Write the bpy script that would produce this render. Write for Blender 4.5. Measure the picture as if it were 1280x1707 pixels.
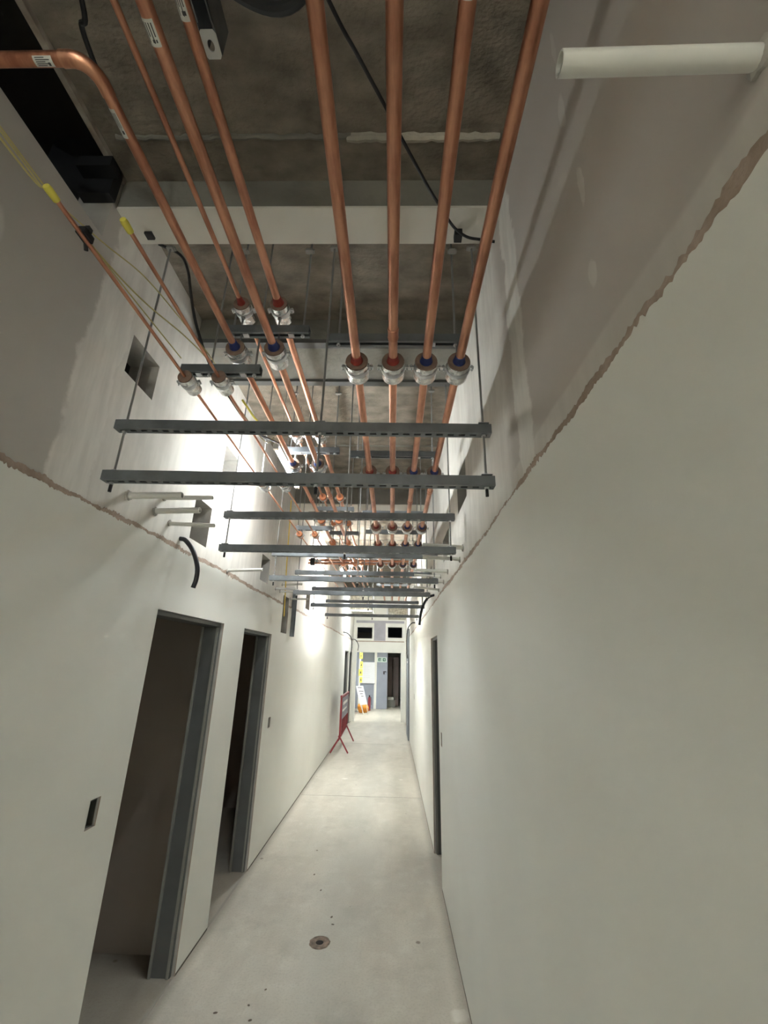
import bpy, bmesh, math, random
from mathutils import Vector, Matrix
random.seed(7)
PI = math.pi
scene = bpy.context.scene
for o in list(bpy.data.objects): bpy.data.objects.remove(o)
C = scene.collection

# ------------------------------------------------------------------ camera
XL, XR = -1.272, 0.452            # inner faces of the corridor walls
SLAB = 3.88                       # underside of the slab
SEAM = 2.405                      # height at which the finish coat stops
cam_d = bpy.data.cameras.new('camera'); cam = bpy.data.objects.new('camera', cam_d); C.objects.link(cam)
p, yw, r = 0.336807, -0.0243913, 0.0214582
F = Vector((math.sin(yw)*math.cos(p), math.cos(yw)*math.cos(p), math.sin(p)))
R_ = Vector((math.cos(yw), -math.sin(yw), 0)); U = R_.cross(F)
R2 = math.cos(r)*R_ + math.sin(r)*U; U2 = -math.sin(r)*R_ + math.cos(r)*U
m = Matrix((R2, U2, -F)).transposed().to_4x4(); m.translation = Vector((0, 0, 1.8))
cam.matrix_world = m
cam_d.sensor_fit = 'HORIZONTAL'; cam_d.sensor_width = 36.0; cam_d.lens = 707.868/1280*36.0
cam_d.clip_start = 0.02; cam_d.clip_end = 100
scene.camera = cam
# ------------------------------------------------------------------ world, exposure
w = bpy.data.worlds.new('world'); scene.world = w; w.use_nodes = True
w.node_tree.nodes['Background'].inputs[0].default_value = (0, 0, 0, 1)
w.node_tree.nodes['Background'].inputs[1].default_value = 0.0
vs = scene.view_settings
vs.view_transform = 'Standard'; vs.look = 'None'; vs.gamma = 1.0; vs.use_curve_mapping = False
vs.exposure = 4.05
scene.cycles.max_bounces = 16; scene.cycles.diffuse_bounces = 10
LAMP = 60.0                       # emission strength of the tube lights
LAMP_COL = (0.935, 1.0, 1.0)

# ------------------------------------------------------------------ materials
MATS = {}
def mat(name, col, rough=0.6, metal=0.0, var=0.0, scale=8.0, bump=0.0, bscale=None, col2=None, spec=0.5, stretch=None, detail=4):
    if name in MATS: return MATS[name]
    M = bpy.data.materials.new(name); M.use_nodes = True; nt = M.node_tree; N = nt.nodes; L = nt.links
    b = N['Principled BSDF']; b.inputs['Roughness'].default_value = rough; b.inputs['Metallic'].default_value = metal
    b.inputs['Specular IOR Level'].default_value = spec
    b.inputs['Base Color'].default_value = (*col, 1)
    if var or col2 or bump:
        tc = N.new('ShaderNodeTexCoord'); src = tc.outputs['Object']
        if stretch:
            mp = N.new('ShaderNodeMapping'); mp.inputs['Scale'].default_value = stretch
            L.new(src, mp.inputs[0]); src = mp.outputs[0]
    if var or col2:
        n = N.new('ShaderNodeTexNoise'); n.inputs['Scale'].default_value = scale; n.inputs['Detail'].default_value = detail
        L.new(src, n.inputs['Vector'])
        cr = N.new('ShaderNodeValToRGB')
        c2 = col2 if col2 else tuple(max(0, c*(1-var)) for c in col)
        c1 = col if col2 else tuple(min(1, c*(1+var)) for c in col)
        cr.color_ramp.elements[0].position = 0.32; cr.color_ramp.elements[1].position = 0.68
        cr.color_ramp.elements[0].color = (*c2, 1); cr.color_ramp.elements[1].color = (*c1, 1)
        L.new(n.outputs['Fac'], cr.inputs[0]); L.new(cr.outputs[0], b.inputs['Base Color'])
    if bump:
        n2 = N.new('ShaderNodeTexNoise'); n2.inputs['Scale'].default_value = bscale or scale*4; n2.inputs['Detail'].default_value = 5
        L.new(src, n2.inputs['Vector'])
        bp = N.new('ShaderNodeBump'); bp.inputs['Strength'].default_value = bump; bp.inputs['Distance'].default_value = 0.01
        L.new(n2.outputs['Fac'], bp.inputs['Height']); L.new(bp.outputs[0], b.inputs['Normal'])
    MATS[name] = M
    return M
def emit(name, col, s):
    M = bpy.data.materials.new(name); M.use_nodes = True; N = M.node_tree.nodes
    b = N['Principled BSDF']; b.inputs['Base Color'].default_value = (.8, .8, .8, 1)
    b.inputs['Emission Color'].default_value = (*col, 1); b.inputs['Emission Strength'].default_value = s
    MATS[name] = M; return M

class NB:   # tiny node-graph helper
    def __init__(s, M): s.nt = M.node_tree; s.N = s.nt.nodes; s.L = s.nt.links
    def math(s, op, a, b=None, c=None, clamp=False):
        n = s.N.new('ShaderNodeMath'); n.operation = op; n.use_clamp = clamp
        for i, v in enumerate((a, b, c)):
            if v is None: continue
            if isinstance(v, (int, float)): n.inputs[i].default_value = v
            else: s.L.new(v, n.inputs[i])
        return n.outputs[0]
    def noise(s, vec, scale, detail=4, rough=0.5):
        n = s.N.new('ShaderNodeTexNoise'); n.inputs['Scale'].default_value = scale; n.inputs['Detail'].default_value = detail
        n.inputs['Roughness'].default_value = rough
        s.L.new(vec, n.inputs['Vector']); return n.outputs['Fac']
    def ss(s, v, a, b):     # smoothstep
        n = s.N.new('ShaderNodeMapRange'); n.interpolation_type = 'SMOOTHSTEP'
        n.inputs['From Min'].default_value = a; n.inputs['From Max'].default_value = b
        s.L.new(v, n.inputs['Value']); return n.outputs[0]
    def mix(s, f, a, b):
        n = s.N.new('ShaderNodeMix'); n.data_type = 'RGBA'
        if isinstance(f, (int, float)): n.inputs[0].default_value = f
        else: s.L.new(f, n.inputs[0])
        for k, v in ((6, a), (7, b)):
            if isinstance(v, tuple): n.inputs[k].default_value = (*v, 1)
            else: s.L.new(v, n.inputs[k])
        return n.outputs[2]

def board_mat(name, bands, spots, full_from, low=.75, base=(.42, .395, .36), comp=(.63, .605, .56)):
    """raw plasterboard with joint compound: vertical taped bands (y, halfwidth), screw spots (y, z, ry, rz), fully
    smeared beyond y = full_from, and a band of compound just above the finish coat"""
    M = bpy.data.materials.new(name); M.use_nodes = True; nb = NB(M); N, L = nb.N, nb.L
    b = N['Principled BSDF']; b.inputs['Roughness'].default_value = .85; b.inputs['Specular IOR Level'].default_value = .25
    tc = N.new('ShaderNodeTexCoord'); P = tc.outputs['Object']
    sp = N.new('ShaderNodeSeparateXYZ'); L.new(P, sp.inputs[0]); y, z = sp.outputs[1], sp.outputs[2]
    n1 = nb.math('MULTIPLY', nb.math('SUBTRACT', nb.noise(P, 3.0, 3), .5), .12)
    n2 = nb.math('MULTIPLY', nb.math('SUBTRACT', nb.noise(P, 9.0, 5, .65), .5), .10)
    yn = nb.math('ADD', nb.math('ADD', y, n1), n2)
    mask = nb.ss(yn, full_from, full_from+.12)
    mask = nb.math('MULTIPLY', mask, nb.math('ADD', .70, nb.math('MULTIPLY', nb.ss(nb.noise(P, 2.2, 4, .6), .35, .6), .30)))
    for yc, hw in bands:
        d = nb.math('ABSOLUTE', nb.math('SUBTRACT', yn, yc))
        v = nb.math('SUBTRACT', 1.0, nb.ss(d, hw*.75, hw))
        mask = nb.math('MAXIMUM', mask, v)
    zn = nb.math('ADD', z, nb.math('MULTIPLY', n1, .5))
    mask = nb.math('MAXIMUM', mask, nb.math('MULTIPLY', low, nb.math('SUBTRACT', 1.0, nb.ss(zn, SEAM+.075, SEAM+.095))))
    for yc, zc, ry, rz, st in spots:
        a = nb.math('DIVIDE', nb.math('SUBTRACT', nb.math('ADD', y, nb.math('MULTIPLY', n2, .4)), yc), ry)
        c = nb.math('DIVIDE', nb.math('SUBTRACT', z, zc), rz)
        d = nb.math('SQRT', nb.math('ADD', nb.math('MULTIPLY', a, a), nb.math('MULTIPLY', c, c)))
        mask = nb.math('MAXIMUM', mask, nb.math('MULTIPLY', nb.math('SUBTRACT', 1.0, nb.ss(d, .7, 1.0)), st))
    fine = nb.noise(P, 60, 3)
    basev = nb.mix(nb.noise(P, 1.6, 3), tuple(c*.92 for c in base), tuple(c*1.08 for c in base))
    # streaky trowel marks in the compound
    mp = N.new('ShaderNodeMapping'); mp.inputs['Scale'].default_value = (1, 7, 1.2); L.new(P, mp.inputs[0])
    streak = nb.noise(mp.outputs[0], 2.6, 5, .6)
    compv = nb.mix(nb.ss(streak, .3, .7), tuple(c*.90 for c in comp), tuple(c*1.06 for c in comp))
    col = nb.mix(mask, basev, compv)
    L.new(col, b.inputs['Base Color'])
    bp = N.new('ShaderNodeBump'); bp.inputs['Strength'].default_value = .25; bp.inputs['Distance'].default_value = .004
    L.new(nb.math('ADD', nb.math('MULTIPLY', mask, .8), nb.math('ADD', nb.math('MULTIPLY', fine, .2), nb.math('MULTIPLY', streak, .3))), bp.inputs['Height'])
    L.new(bp.outputs[0], b.inputs['Normal'])
    return M

def floor_mat():
    M = bpy.data.materials.new('floor_screed'); M.use_nodes = True; nb = NB(M); N, L = nb.N, nb.L
    b = N['Principled BSDF']; b.inputs['Roughness'].default_value = .62; b.inputs['Specular IOR Level'].default_value = .3
    tc = N.new('ShaderNodeTexCoord'); P = tc.outputs['Object']
    sp = N.new('ShaderNodeSeparateXYZ'); L.new(P, sp.inputs[0]); x, y = sp.outputs[0], sp.outputs[1]
    mp = N.new('ShaderNodeMapping'); mp.inputs['Scale'].default_value = (1.6, .45, 1); L.new(P, mp.inputs[0])
    big = nb.noise(mp.outputs[0], 1.7, 4, .55)
    med = nb.noise(P, 7, 5, .65); fine = nb.noise(P, 70, 3, .6)
    c = nb.mix(nb.ss(big, .3, .7), (.455, .425, .365), (.56, .525, .455))
    c = nb.mix(nb.math('MULTIPLY', nb.ss(med, .45, .75), .35), c, (.66, .64, .575))
    c = nb.mix(nb.math('MULTIPLY', nb.ss(fine, .45, .75), .40), c, (.34, .32, .27))
    c = nb.mix(nb.math('MULTIPLY', nb.ss(nb.noise(P, 2.3, 6, .7), .52, .66), .30), c, (.33, .31, .265))
    # worn, dirtier track down the middle
    wob = nb.math('MULTIPLY', nb.math('SUBTRACT', nb.noise(P, 1.1, 3), .5), .5)
    d = nb.math('ABSOLUTE', nb.math('ADD', nb.math('ADD', x, .36), wob))
    c = nb.mix(nb.math('MULTIPLY', nb.math('SUBTRACT', 1.0, nb.ss(d, .02, .30)), .34), c, (.40, .40, .36))
    # dark specks and droppings
    vor = N.new('ShaderNodeTexVoronoi'); vor.inputs['Scale'].default_value = 4.2; vor.inputs['Randomness'].default_value = 1.0
    L.new(P, vor.inputs['Vector'])
    sepc = N.new('ShaderNodeSeparateColor'); L.new(vor.outputs['Color'], sepc.inputs[0])
    dist = nb.math('ADD', vor.outputs['Distance'], nb.math('MULTIPLY', nb.math('SUBTRACT', med, .5), .18))
    spk = nb.math('MULTIPLY', nb.math('SUBTRACT', 1.0, nb.ss(dist, .03, .085)), nb.math('GREATER_THAN', sepc.outputs[0], .72))
    c = nb.mix(nb.math('MULTIPLY', spk, .75), c, (.15, .115, .09))
    vor2 = N.new('ShaderNodeTexVoronoi'); vor2.inputs['Scale'].default_value = 1.9; L.new(P, vor2.inputs['Vector'])
    sepd = N.new('ShaderNodeSeparateColor'); L.new(vor2.outputs['Color'], sepd.inputs[0])
    dist2 = nb.math('ADD', vor2.outputs['Distance'], nb.math('MULTIPLY', nb.math('SUBTRACT', med, .5), .3))
    spl = nb.math('MULTIPLY', nb.math('SUBTRACT', 1.0, nb.ss(dist2, .04, .12)), nb.math('GREATER_THAN', sepd.outputs[1], .6))
    c = nb.mix(nb.math('MULTIPLY', spl, .6), c, (.74, .72, .66))
    # dirt washed against the walls
    e = nb.math('MAXIMUM', nb.ss(nb.math('ADD', x, nb.math('MULTIPLY', med, .05)), XR-.07, XR+.02),
                nb.math('SUBTRACT', 1.0, nb.ss(nb.math('SUBTRACT', x, nb.math('MULTIPLY', med, .05)), XL-.02, XL+.06)))
    c = nb.mix(nb.math('MULTIPLY', e, .55), c, (.20, .165, .13))
    L.new(c, b.inputs['Base Color'])
    bp = N.new('ShaderNodeBump'); bp.inputs['Strength'].default_value = .3; bp.inputs['Distance'].default_value = .003
    L.new(nb.math('ADD', fine, med), bp.inputs['Height']); L.new(bp.outputs[0], b.inputs['Normal'])
    return M

def copper_mat(name, col, col2):
    M = bpy.data.materials.new(name); M.use_nodes = True; nb = NB(M); N, L = nb.N, nb.L
    b = N['Principled BSDF']; b.inputs['Metallic'].default_value = 1.0
    tc = N.new('ShaderNodeTexCoord'); mp = N.new('ShaderNodeMapping'); mp.inputs['Scale'].default_value = (1, .12, 1)
    L.new(tc.outputs['Object'], mp.inputs[0])
    a = nb.noise(mp.outputs[0], 38, 4, .6); c = nb.noise(tc.outputs['Object'], 5, 4, .6)
    f = nb.math('ADD', nb.math('MULTIPLY', a, .6), nb.math('MULTIPLY', c, .4))
    L.new(nb.mix(nb.ss(f, .36, .62), col2, col), b.inputs['Base Color'])
    L.new(nb.math('ADD', .26, nb.math('MULTIPLY', a, .22)), b.inputs['Roughness'])
    return M

M_SKIM = mat('finish_plaster', (.695, .69, .645), .75, var=.035, scale=1.3, bump=.08, bscale=22, spec=.3)
M_SEAM = mat('raw_plaster_seam', (.30, .225, .175), .95, col2=(.42, .33, .27), scale=14, bump=.6, bscale=60)
M_BOARD_L = board_mat('wallboard_left', [(1.50, .13), (2.68, .12)], [(.93, 3.05, .05, .12, .5), (.95, 2.75, .04, .06, .5)], 1.52, 0.0)
M_BOARD_R = board_mat('wallboard_right', [(1.30, .085), (2.5, .12)],
    [(.75, 2.655, .022, .045, .62), (.735, 2.92, .016, .075, .55), (.755, 3.25, .022, .075, .5), (.74, 3.52, .012, .09, .4)], 1.42, 0.5,
    base=(.44, .40, .365), comp=(.60, .575, .53))
M_REVEAL = mat('raw_board_edge', (.36, .34, .31), .9, var=.12, scale=6, bump=.3)
M_FLOOR = floor_mat()
M_SLAB = mat('slab_concrete', (.255, .22, .175), .9, col2=(.14, .12, .094), scale=7, bump=1.0, bscale=30, stretch=(1, 1.6, 1), detail=9)
M_BEAMB = mat('beam_lining_board', (.60, .575, .52), .85, var=.05, scale=3, bump=.05)
M_BEAMC = mat('beam_concrete', (.19, .18, .155), .9, var=.15, scale=5, bump=.5, bscale=30)
M_MORTAR = mat('mortar_bead', (.42, .39, .33), .95, var=.2, scale=9, bump=.6)
M_DARKSTEEL = mat('weathered_dark_steel', (.10, .10, .095), .6, metal=.3, var=.15, scale=5)
M_GALV = mat('galvanised_strut', (.165, .178, .19), .45, metal=.55, var=.14, scale=14, bump=.05)
M_GALVL = mat('bright_zinc', (.62, .63, .64), .35, metal=.9, var=.1, scale=30)
M_ROD = mat('threaded_rod', (.27, .27, .265), .45, metal=.8, bump=.5, bscale=400)
M_FOIL = mat('foil_sleeve', (.74, .74, .73), .24, metal=1.0, var=.25, scale=45, bump=.8, bscale=45)
M_BLOCKD = mat('phenolic_insert', (.19, .125, .095), .9, var=.15, scale=40)
M_BLOCKO = mat('orange_insert', (.72, .30, .16), .85, var=.1, scale=40)
M_RED = mat('red_sealant', (.30, .035, .025), .6, var=.2, scale=30)
M_BLUE = mat('blue_sealant', (.02, .035, .16), .6, var=.2, scale=30)
M_COPPER = copper_mat('copper', (.74, .39, .255), (.46, .205, .135))
M_COPPERD = copper_mat('dull_copper', (.62, .29, .18), (.40, .16, .10))
M_STICK = mat('paper_sticker', (.62, .62, .58), .6)
M_INK = mat('printed_ink', (.05, .05, .055), .6)
M_BLACK = mat('black_rubber', (.008, .008, .009), .6)
M_BLACKP = mat('black_conduit', (.010, .011, .016), .38, bump=.2, bscale=200)
M_WHITEP = mat('white_plastic_tube', (.62, .61, .57), .5)
M_YEL = mat('yellow_tape', (.66, .58, .09), .5)
M_YG = mat('yellow_green_cable', (.48, .42, .18), .5)
M_YELC = mat('yellow_cord', (.75, .52, .08), .5)
M_FRAME = mat('grey_steel_stud', (.115, .118, .115), .5, metal=.35, var=.12, scale=4)
M_FRAME2 = mat('pale_stud_lip', (.24, .235, .215), .6, metal=.2, var=.1, scale=6)
M_ROOM = mat('unlit_room_board', (.50, .43, .38), .9, var=.06, scale=2)
M_BACKBOX = mat('steel_back_box', (.17, .18, .165), .5, metal=.5)
M_REDP = mat('red_barrier_paint', (.27, .035, .045), .4)
M_GREYP = mat('grey_panel', (.22, .205, .24), .5, var=.35, scale=7)
M_BLUEB = mat('blue_grey_board', (.31, .335, .40), .85, var=.05, scale=3)
M_BLUED = mat('dark_blue_grey_board', (.22, .235, .26), .85, var=.05, scale=3)
M_WHITE = mat('white_board', (.80, .81, .84), .5, var=.02, scale=3)
M_PAPER = mat('white_paint', (.78, .77, .72), .7, var=.03, scale=3)
M_GREEN = mat('sign_green', (.02, .12, .075), .5)
M_SIGNW = mat('sign_pale_green', (.62, .74, .68), .5)
M_ORANGE = mat('orange_bag', (.75, .30, .04), .7, var=.35, scale=9, bump=.5, bscale=14)
M_BROWN = mat('brown_sheet', (.30, .23, .21), .8, var=.15, scale=4)
M_DUCT = mat('foil_faced_duct', (.50, .48, .40), .4, metal=.6, var=.35, scale=22, bump=.8, bscale=30)

# ------------------------------------------------------------------ mesh helpers
class MB:
    def __init__(s): s.v = []; s.f = []; s.mi = []
    def quad(s, a, b, c, d, mi=0):
        n = len(s.v); s.v += [tuple(a), tuple(b), tuple(c), tuple(d)]; s.f.append((n, n+1, n+2, n+3)); s.mi.append(mi)
    def poly(s, pts, mi=0):
        n = len(s.v); s.v += [tuple(q) for q in pts]; s.f.append(tuple(range(n, n+len(pts)))); s.mi.append(mi)
    def box(s, a, b, mi=0):
        x0, y0, z0 = (min(a[i], b[i]) for i in range(3)); x1, y1, z1 = (max(a[i], b[i]) for i in range(3))
        n = len(s.v)
        s.v += [(x0, y0, z0), (x1, y0, z0), (x1, y1, z0), (x0, y1, z0), (x0, y0, z1), (x1, y0, z1), (x1, y1, z1), (x0, y1, z1)]
        for f in ((0, 3, 2, 1), (4, 5, 6, 7), (0, 1, 5, 4), (1, 2, 6, 5), (2, 3, 7, 6), (3, 0, 4, 7)):
            s.f.append(tuple(n+i for i in f)); s.mi.append(mi)
        return s
    def tube(s, pts, rad, seg=10, caps=True, mi=0):
        pts = [Vector(q) for q in pts]; rs = rad if isinstance(rad, (list, tuple)) else [rad]*len(pts)
        t0 = (pts[1]-pts[0]).normalized()
        ref = Vector((0, 0, 1)) if abs(t0.z) < .9 else Vector((1, 0, 0))
        u = t0.cross(ref).normalized(); base = len(s.v)
        for i, q in enumerate(pts):
            t = (pts[min(i+1, len(pts)-1)]-pts[max(i-1, 0)]).normalized()
            u = (u - t*u.dot(t)).normalized(); v = t.cross(u)
            for k in range(seg):
                a = 2*PI*k/seg; s.v.append(tuple(q + (u*math.cos(a)+v*math.sin(a))*rs[i]))
        for i in range(len(pts)-1):
            for k in range(seg):
                a = base+i*seg+k; b = base+i*seg+(k+1) % seg
                s.f.append((a, a+seg, b+seg, b)); s.mi.append(mi)
        if caps:
            s.f.append(tuple(base+k for k in range(seg))); s.mi.append(mi)
            e = base+(len(pts)-1)*seg; s.f.append(tuple(e+k for k in reversed(range(seg)))); s.mi.append(mi)
        return s
    def lathe(s, prof, axis='Y', seg=20, org=(0, 0, 0), closed=True, mi=0):
        """prof: list of (radius, along)"""
        n = len(s.v); ox, oy, oz = org
        for rr, h in prof:
            for k in range(seg):
                a = 2*PI*k/seg; c, d = rr*math.cos(a), rr*math.sin(a)
                s.v.append({'Y': (ox+c, oy+h, oz+d), 'Z': (ox+c, oy+d, oz+h), 'X': (ox+h, oy+c, oz+d)}[axis])
        m_ = len(prof)
        for i in range(m_ if closed else m_-1):
            j = (i+1) % m_
            for k in range(seg):
                k2 = (k+1) % seg
                s.f.append((n+i*seg+k, n+j*seg+k, n+j*seg+k2, n+i*seg+k2)); s.mi.append(mi)
        return s
    def mesh(s, name, mats, smooth=False):
        me = bpy.data.meshes.new(name); me.from_pydata(s.v, [], s.f)
        bm = bmesh.new(); bm.from_mesh(me); bmesh.ops.remove_doubles(bm, verts=bm.verts, dist=1e-5)
        bmesh.ops.recalc_face_normals(bm, faces=bm.faces)
        bm.to_mesh(me); bm.free()
        for mm in (mats if isinstance(mats, (list, tuple)) else [mats]): me.materials.append(mm)
        if len(me.polygons) == len(s.mi) and any(s.mi):
            for q, k in zip(me.polygons, s.mi): q.material_index = k
        if smooth:
            for q in me.polygons: q.use_smooth = True
            try: me.set_sharp_from_angle(angle=math.radians(40))
            except Exception: pass
        return me
    def build(s, name, mats, parent=None, smooth=False):
        return link(name, s.mesh(name, mats, smooth), parent)
def link(name, me, parent=None, loc=None):
    o = bpy.data.objects.new(name, me); C.objects.link(o)
    if parent is not None: o.parent = parent
    if loc is not None: o.location = loc
    return o
def tag(o, label, cat, group=None):
    o['label'] = label; o['category'] = cat
    if group: o['group'] = group
    return o
def thing(name, label, cat, loc=(0, 0, 0), group=None):
    return tag(link(name, None, None, loc), label, cat, group)
def struct(o): o['kind'] = 'structure'; return o
def smooth_path(pts, n=6):
    pts = [Vector(q) for q in pts]; out = []
    P = [2*pts[0]-pts[1]] + pts + [2*pts[-1]-pts[-2]]
    for i in range(1, len(P)-2):
        for k in range(n):
            t = k/n; a, b, c, d = P[i-1], P[i], P[i+1], P[i+2]
            out.append(.5*((2*b)+(-a+c)*t+(2*a-5*b+4*c-d)*t*t+(-a+3*b-3*c+d)*t**3))
    out.append(pts[-1]); return out

def holed(mb, x0, x1, yr, zr, holes, mi_front=0, mi_rev=1):
    """a slab of wall between x = x0 (room face) and x1 with rectangular openings (y0, y1, z0, z1)"""
    ys = sorted({yr[0], yr[1], *[h[0] for h in holes], *[h[1] for h in holes]}); ys = [y for y in ys if yr[0] <= y <= yr[1]]
    zs = sorted({zr[0], zr[1], *[h[2] for h in holes], *[h[3] for h in holes]}); zs = [z for z in zs if zr[0] <= z <= zr[1]]
    def solid(i, j):
        if i < 0 or j < 0 or i >= len(ys)-1 or j >= len(zs)-1: return False
        cy, cz = (ys[i]+ys[i+1])/2, (zs[j]+zs[j+1])/2
        return not any(h[0] < cy < h[1] and h[2] < cz < h[3] for h in holes)
    for i in range(len(ys)-1):
        for j in range(len(zs)-1):
            if not solid(i, j): continue
            a, b, c, d = ys[i], ys[i+1], zs[j], zs[j+1]
            mb.quad((x0, a, c), (x0, b, c), (x0, b, d), (x0, a, d), mi_front)
            mb.quad((x1, a, c), (x1, a, d), (x1, b, d), (x1, b, c), mi_rev)
            for di, dj, q in ((-1, 0, ((x0, a, c), (x0, a, d), (x1, a, d), (x1, a, c))), (1, 0, ((x0, b, c), (x1, b, c), (x1, b, d), (x0, b, d))),
                              (0, -1, ((x0, a, c), (x1, a, c), (x1, b, c), (x0, b, c))), (0, 1, ((x0, a, d), (x0, b, d), (x1, b, d), (x1, a, d)))):
                if not solid(i+di, j+dj): mb.quad(*q, mi_rev)
class RawMB(MB):     # keeps material indices (no vertex merging)
    def mesh(s, name, mats, smooth=False):
        me = bpy.data.meshes.new(name); me.from_pydata(s.v, [], s.f)
        for mm in mats: me.materials.append(mm)
        for q, k in zip(me.polygons, s.mi): q.material_index = k
        me.update(); return me

# ------------------------------------------------------------------ the setting
YN, YE = -8.0, 14.6      # back and far end of the corridor
TH = .16
# floor with a hole left for the drain is not needed: the drain ring sits proud
fl = MB(); fl.box((-4.6, YN-.2, -.12), (3.2, 24, 0)); struct(fl.build('floor', M_FLOOR))
floor_o = bpy.data.objects['floor']
jn = MB()
for yy, xa, xb in ((6.92, XL+.02, XR-.02), (10.9, XL+.02, XR-.02)):
    x = xa
    while x < xb:
        x2 = min(xb, x+.12); o1 = random.uniform(-.004, .004)
        jn.box((x, yy+o1, 0), (x2, yy+o1+.008, .0012)); x = x2
jn.box((XL-.012, 2.345, .0), (XL+.004, 3.255, .0015)); jn.box((XL-.012, 3.775, .0), (XL+.004, 4.595, .0015))
jn.build('screed_joint', mat('joint_dirt', (.30, .28, .24), .9), floor_o)
# ceiling slab
ce = MB(); ce.box((XL-.01, YN-.2, SLAB), (XR+.2, YE+.2, SLAB+.2)); ceil_o = struct(ce.build('ceiling', M_SLAB))
# mortar squeezed out of the slab joint just before the lined beam
def bead(name, x0, x1, y, rad, matl, wob):
    b = MB(); n = int((x1-x0)/.025)
    pts = [(x0+(x1-x0)*i/n, y+random.uniform(-wob, wob), SLAB-.002) for i in range(n+1)]
    b.tube(pts, [rad*random.uniform(.75, 1.2) for _ in pts], 8); return b.build(name, matl, ceil_o, True)
bead('mortar_bead', -.22, .42, 1.165, .017, M_MORTAR, .003)
bead('mortar_bead', -1.2, -.2, 1.160, .012, M_BEAMC, .004)
for yy in (3.88, 4.6, 6.1, 7.5, 9.0):
    bead('slab_joint', XL+.02, XR-.02, yy, .010, M_BEAMC, .003)

doorsL = [(2.32, 3.28, 0, 2.04), (3.75, 4.62, 0, 2.04), (12.1, 13.1, 0, 2.04), (13.45, 14.2, 0, 2.04)]
doorsR = [(4.40, 5.12, 0, 2.05), (11.4, 12.4, 0, 2.62), (13.0, 14.1, 0, 2.08)]
holesL = [(1.64, 1.88, 3.06, 3.27), (2.84, 3.12, 3.10, 3.32), (2.53, 2.78, 2.50, 2.78), (4.02, 4.30, 2.51, 2.76), (4.98, 5.26, 2.08, 2.50), (6.3, 6.6, 2.5, 2.75)]
holesR = [(2.47, 2.83, 2.78, 3.04), (3.34, 3.76, 2.64, 2.84), (4.9, 5.25, 2.66, 2.86), (6.4, 6.7, 2.6, 2.8)]
voidL = [(YN-1, 1.31, 3.50, SLAB+1)]
swL = [(2.08, 2.15, 1.105, 1.215), (4.83, 4.91, 1.12, 1.22)]; swR = [(4.16, 4.24, 1.10, 1.21), (9.0, 9.08, 1.1, 1.2)]
wl = RawMB(); holed(wl, XL, XL-TH, (YN, YE), (0, SLAB), doorsL+holesL+voidL+swL)
wall_left = struct(wl.build('wall_left', [M_BOARD_L, M_REVEAL]))
wr = RawMB(); holed(wr, XR, XR+TH, (YN, YE), (0, SLAB), doorsR+holesR+swR)
wall_right = struct(wr.build('wall_right', [M_BOARD_R, M_REVEAL]))
# finish coat below the seam, its top edge ragged, and the raw plaster strip that shows above it
def ragged(seed, lo, hi, y, rough):
    random.seed(seed); n = int((hi-lo)/.007); ph = [random.uniform(0, 6.28) for _ in range(6)]; out = []
    for i in range(n+1):
        yy = lo+(hi-lo)*i/n
        v = .45*math.sin(yy*1.9+ph[0])+.3*math.sin(yy*5.3+ph[1])+.22*math.sin(yy*13+ph[2])+.2*math.sin(yy*31+ph[3])+.14*math.sin(yy*67+ph[4])+.5*max(0, math.sin(yy*9+ph[5]))*random.uniform(-1, .6)+random.uniform(-.28, .28)
        out.append((yy, y+rough*v))
    return out
def coat(wall, x, s, openings, seed):
    zc = SEAM-.07
    a = RawMB(); holed(a, x+s*.005, x-s*.0005, (YN, YE), (0, zc), [h for h in openings if h[2] < zc])
    top = ragged(seed, YN, YE, SEAM-.014, .013)
    x1 = x+s*.005
    big = [h for h in openings if h[3] > zc and h[2] < SEAM+.05]
    for (y0, z0), (y1, z1) in zip(top, top[1:]):
        if any(h[0] < (y0+y1)/2 < h[1] for h in big): continue
        a.quad((x1, y0, zc), (x1, y1, zc), (x1, y1, z1), (x1, y0, z0), 0)
        a.quad((x1, y0, z0), (x1, y1, z1), (x, y1, z1), (x, y0, z0), 1)
    a.build('finish_coat', [M_SKIM, M_SEAM], wall)
    b = RawMB(); top = ragged(seed+5, YN, YE, SEAM+.010, .014); x2 = x+s*.0025
    for (y0, z0), (y1, z1) in zip(top, top[1:]):
        if any(h[0] < (y0+y1)/2 < h[1] for h in big): continue
        b.quad((x2, y0, zc), (x2, y1, zc), (x2, y1, z1), (x2, y0, z0), 0)
        b.quad((x2, y0, z0), (x2, y1, z1), (x, y1, z1), (x, y0, z0), 0)
    b.build('plaster_seam', [M_SEAM], wall)
coat(wall_left, XL, 1, doorsL+holesL+swL, 11); coat(wall_right, XR, -1, doorsR+holesR+swR, 23)
random.seed(9)
# dark strips standing in for the gap where the walls meet the floor
for nm, x, s, drs in (('floor_gap_left', XL, 1, doorsL), ('floor_gap_right', XR, -1, doorsR)):
    g = MB(); y = YN; segs = []
    for d in sorted(drs): segs.append((y, d[0])); y = d[1]
    segs.append((y, YE))
    for a, b in segs: g.box((x-s*.01, a+.002, 0), (x+s*.0062, b-.002, .012))
    struct(g.build(nm, mat('floor_gap_dirt', (.13, .11, .09), .95, var=.2, scale=10)))
# unseen end wall added behind the camera to bounce light
bk = MB(); bk.box((-4.6, YN-.15, 0), (3.2, YN, SLAB+.6)); struct(bk.build('wall_back_bounce', M_SKIM))
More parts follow.
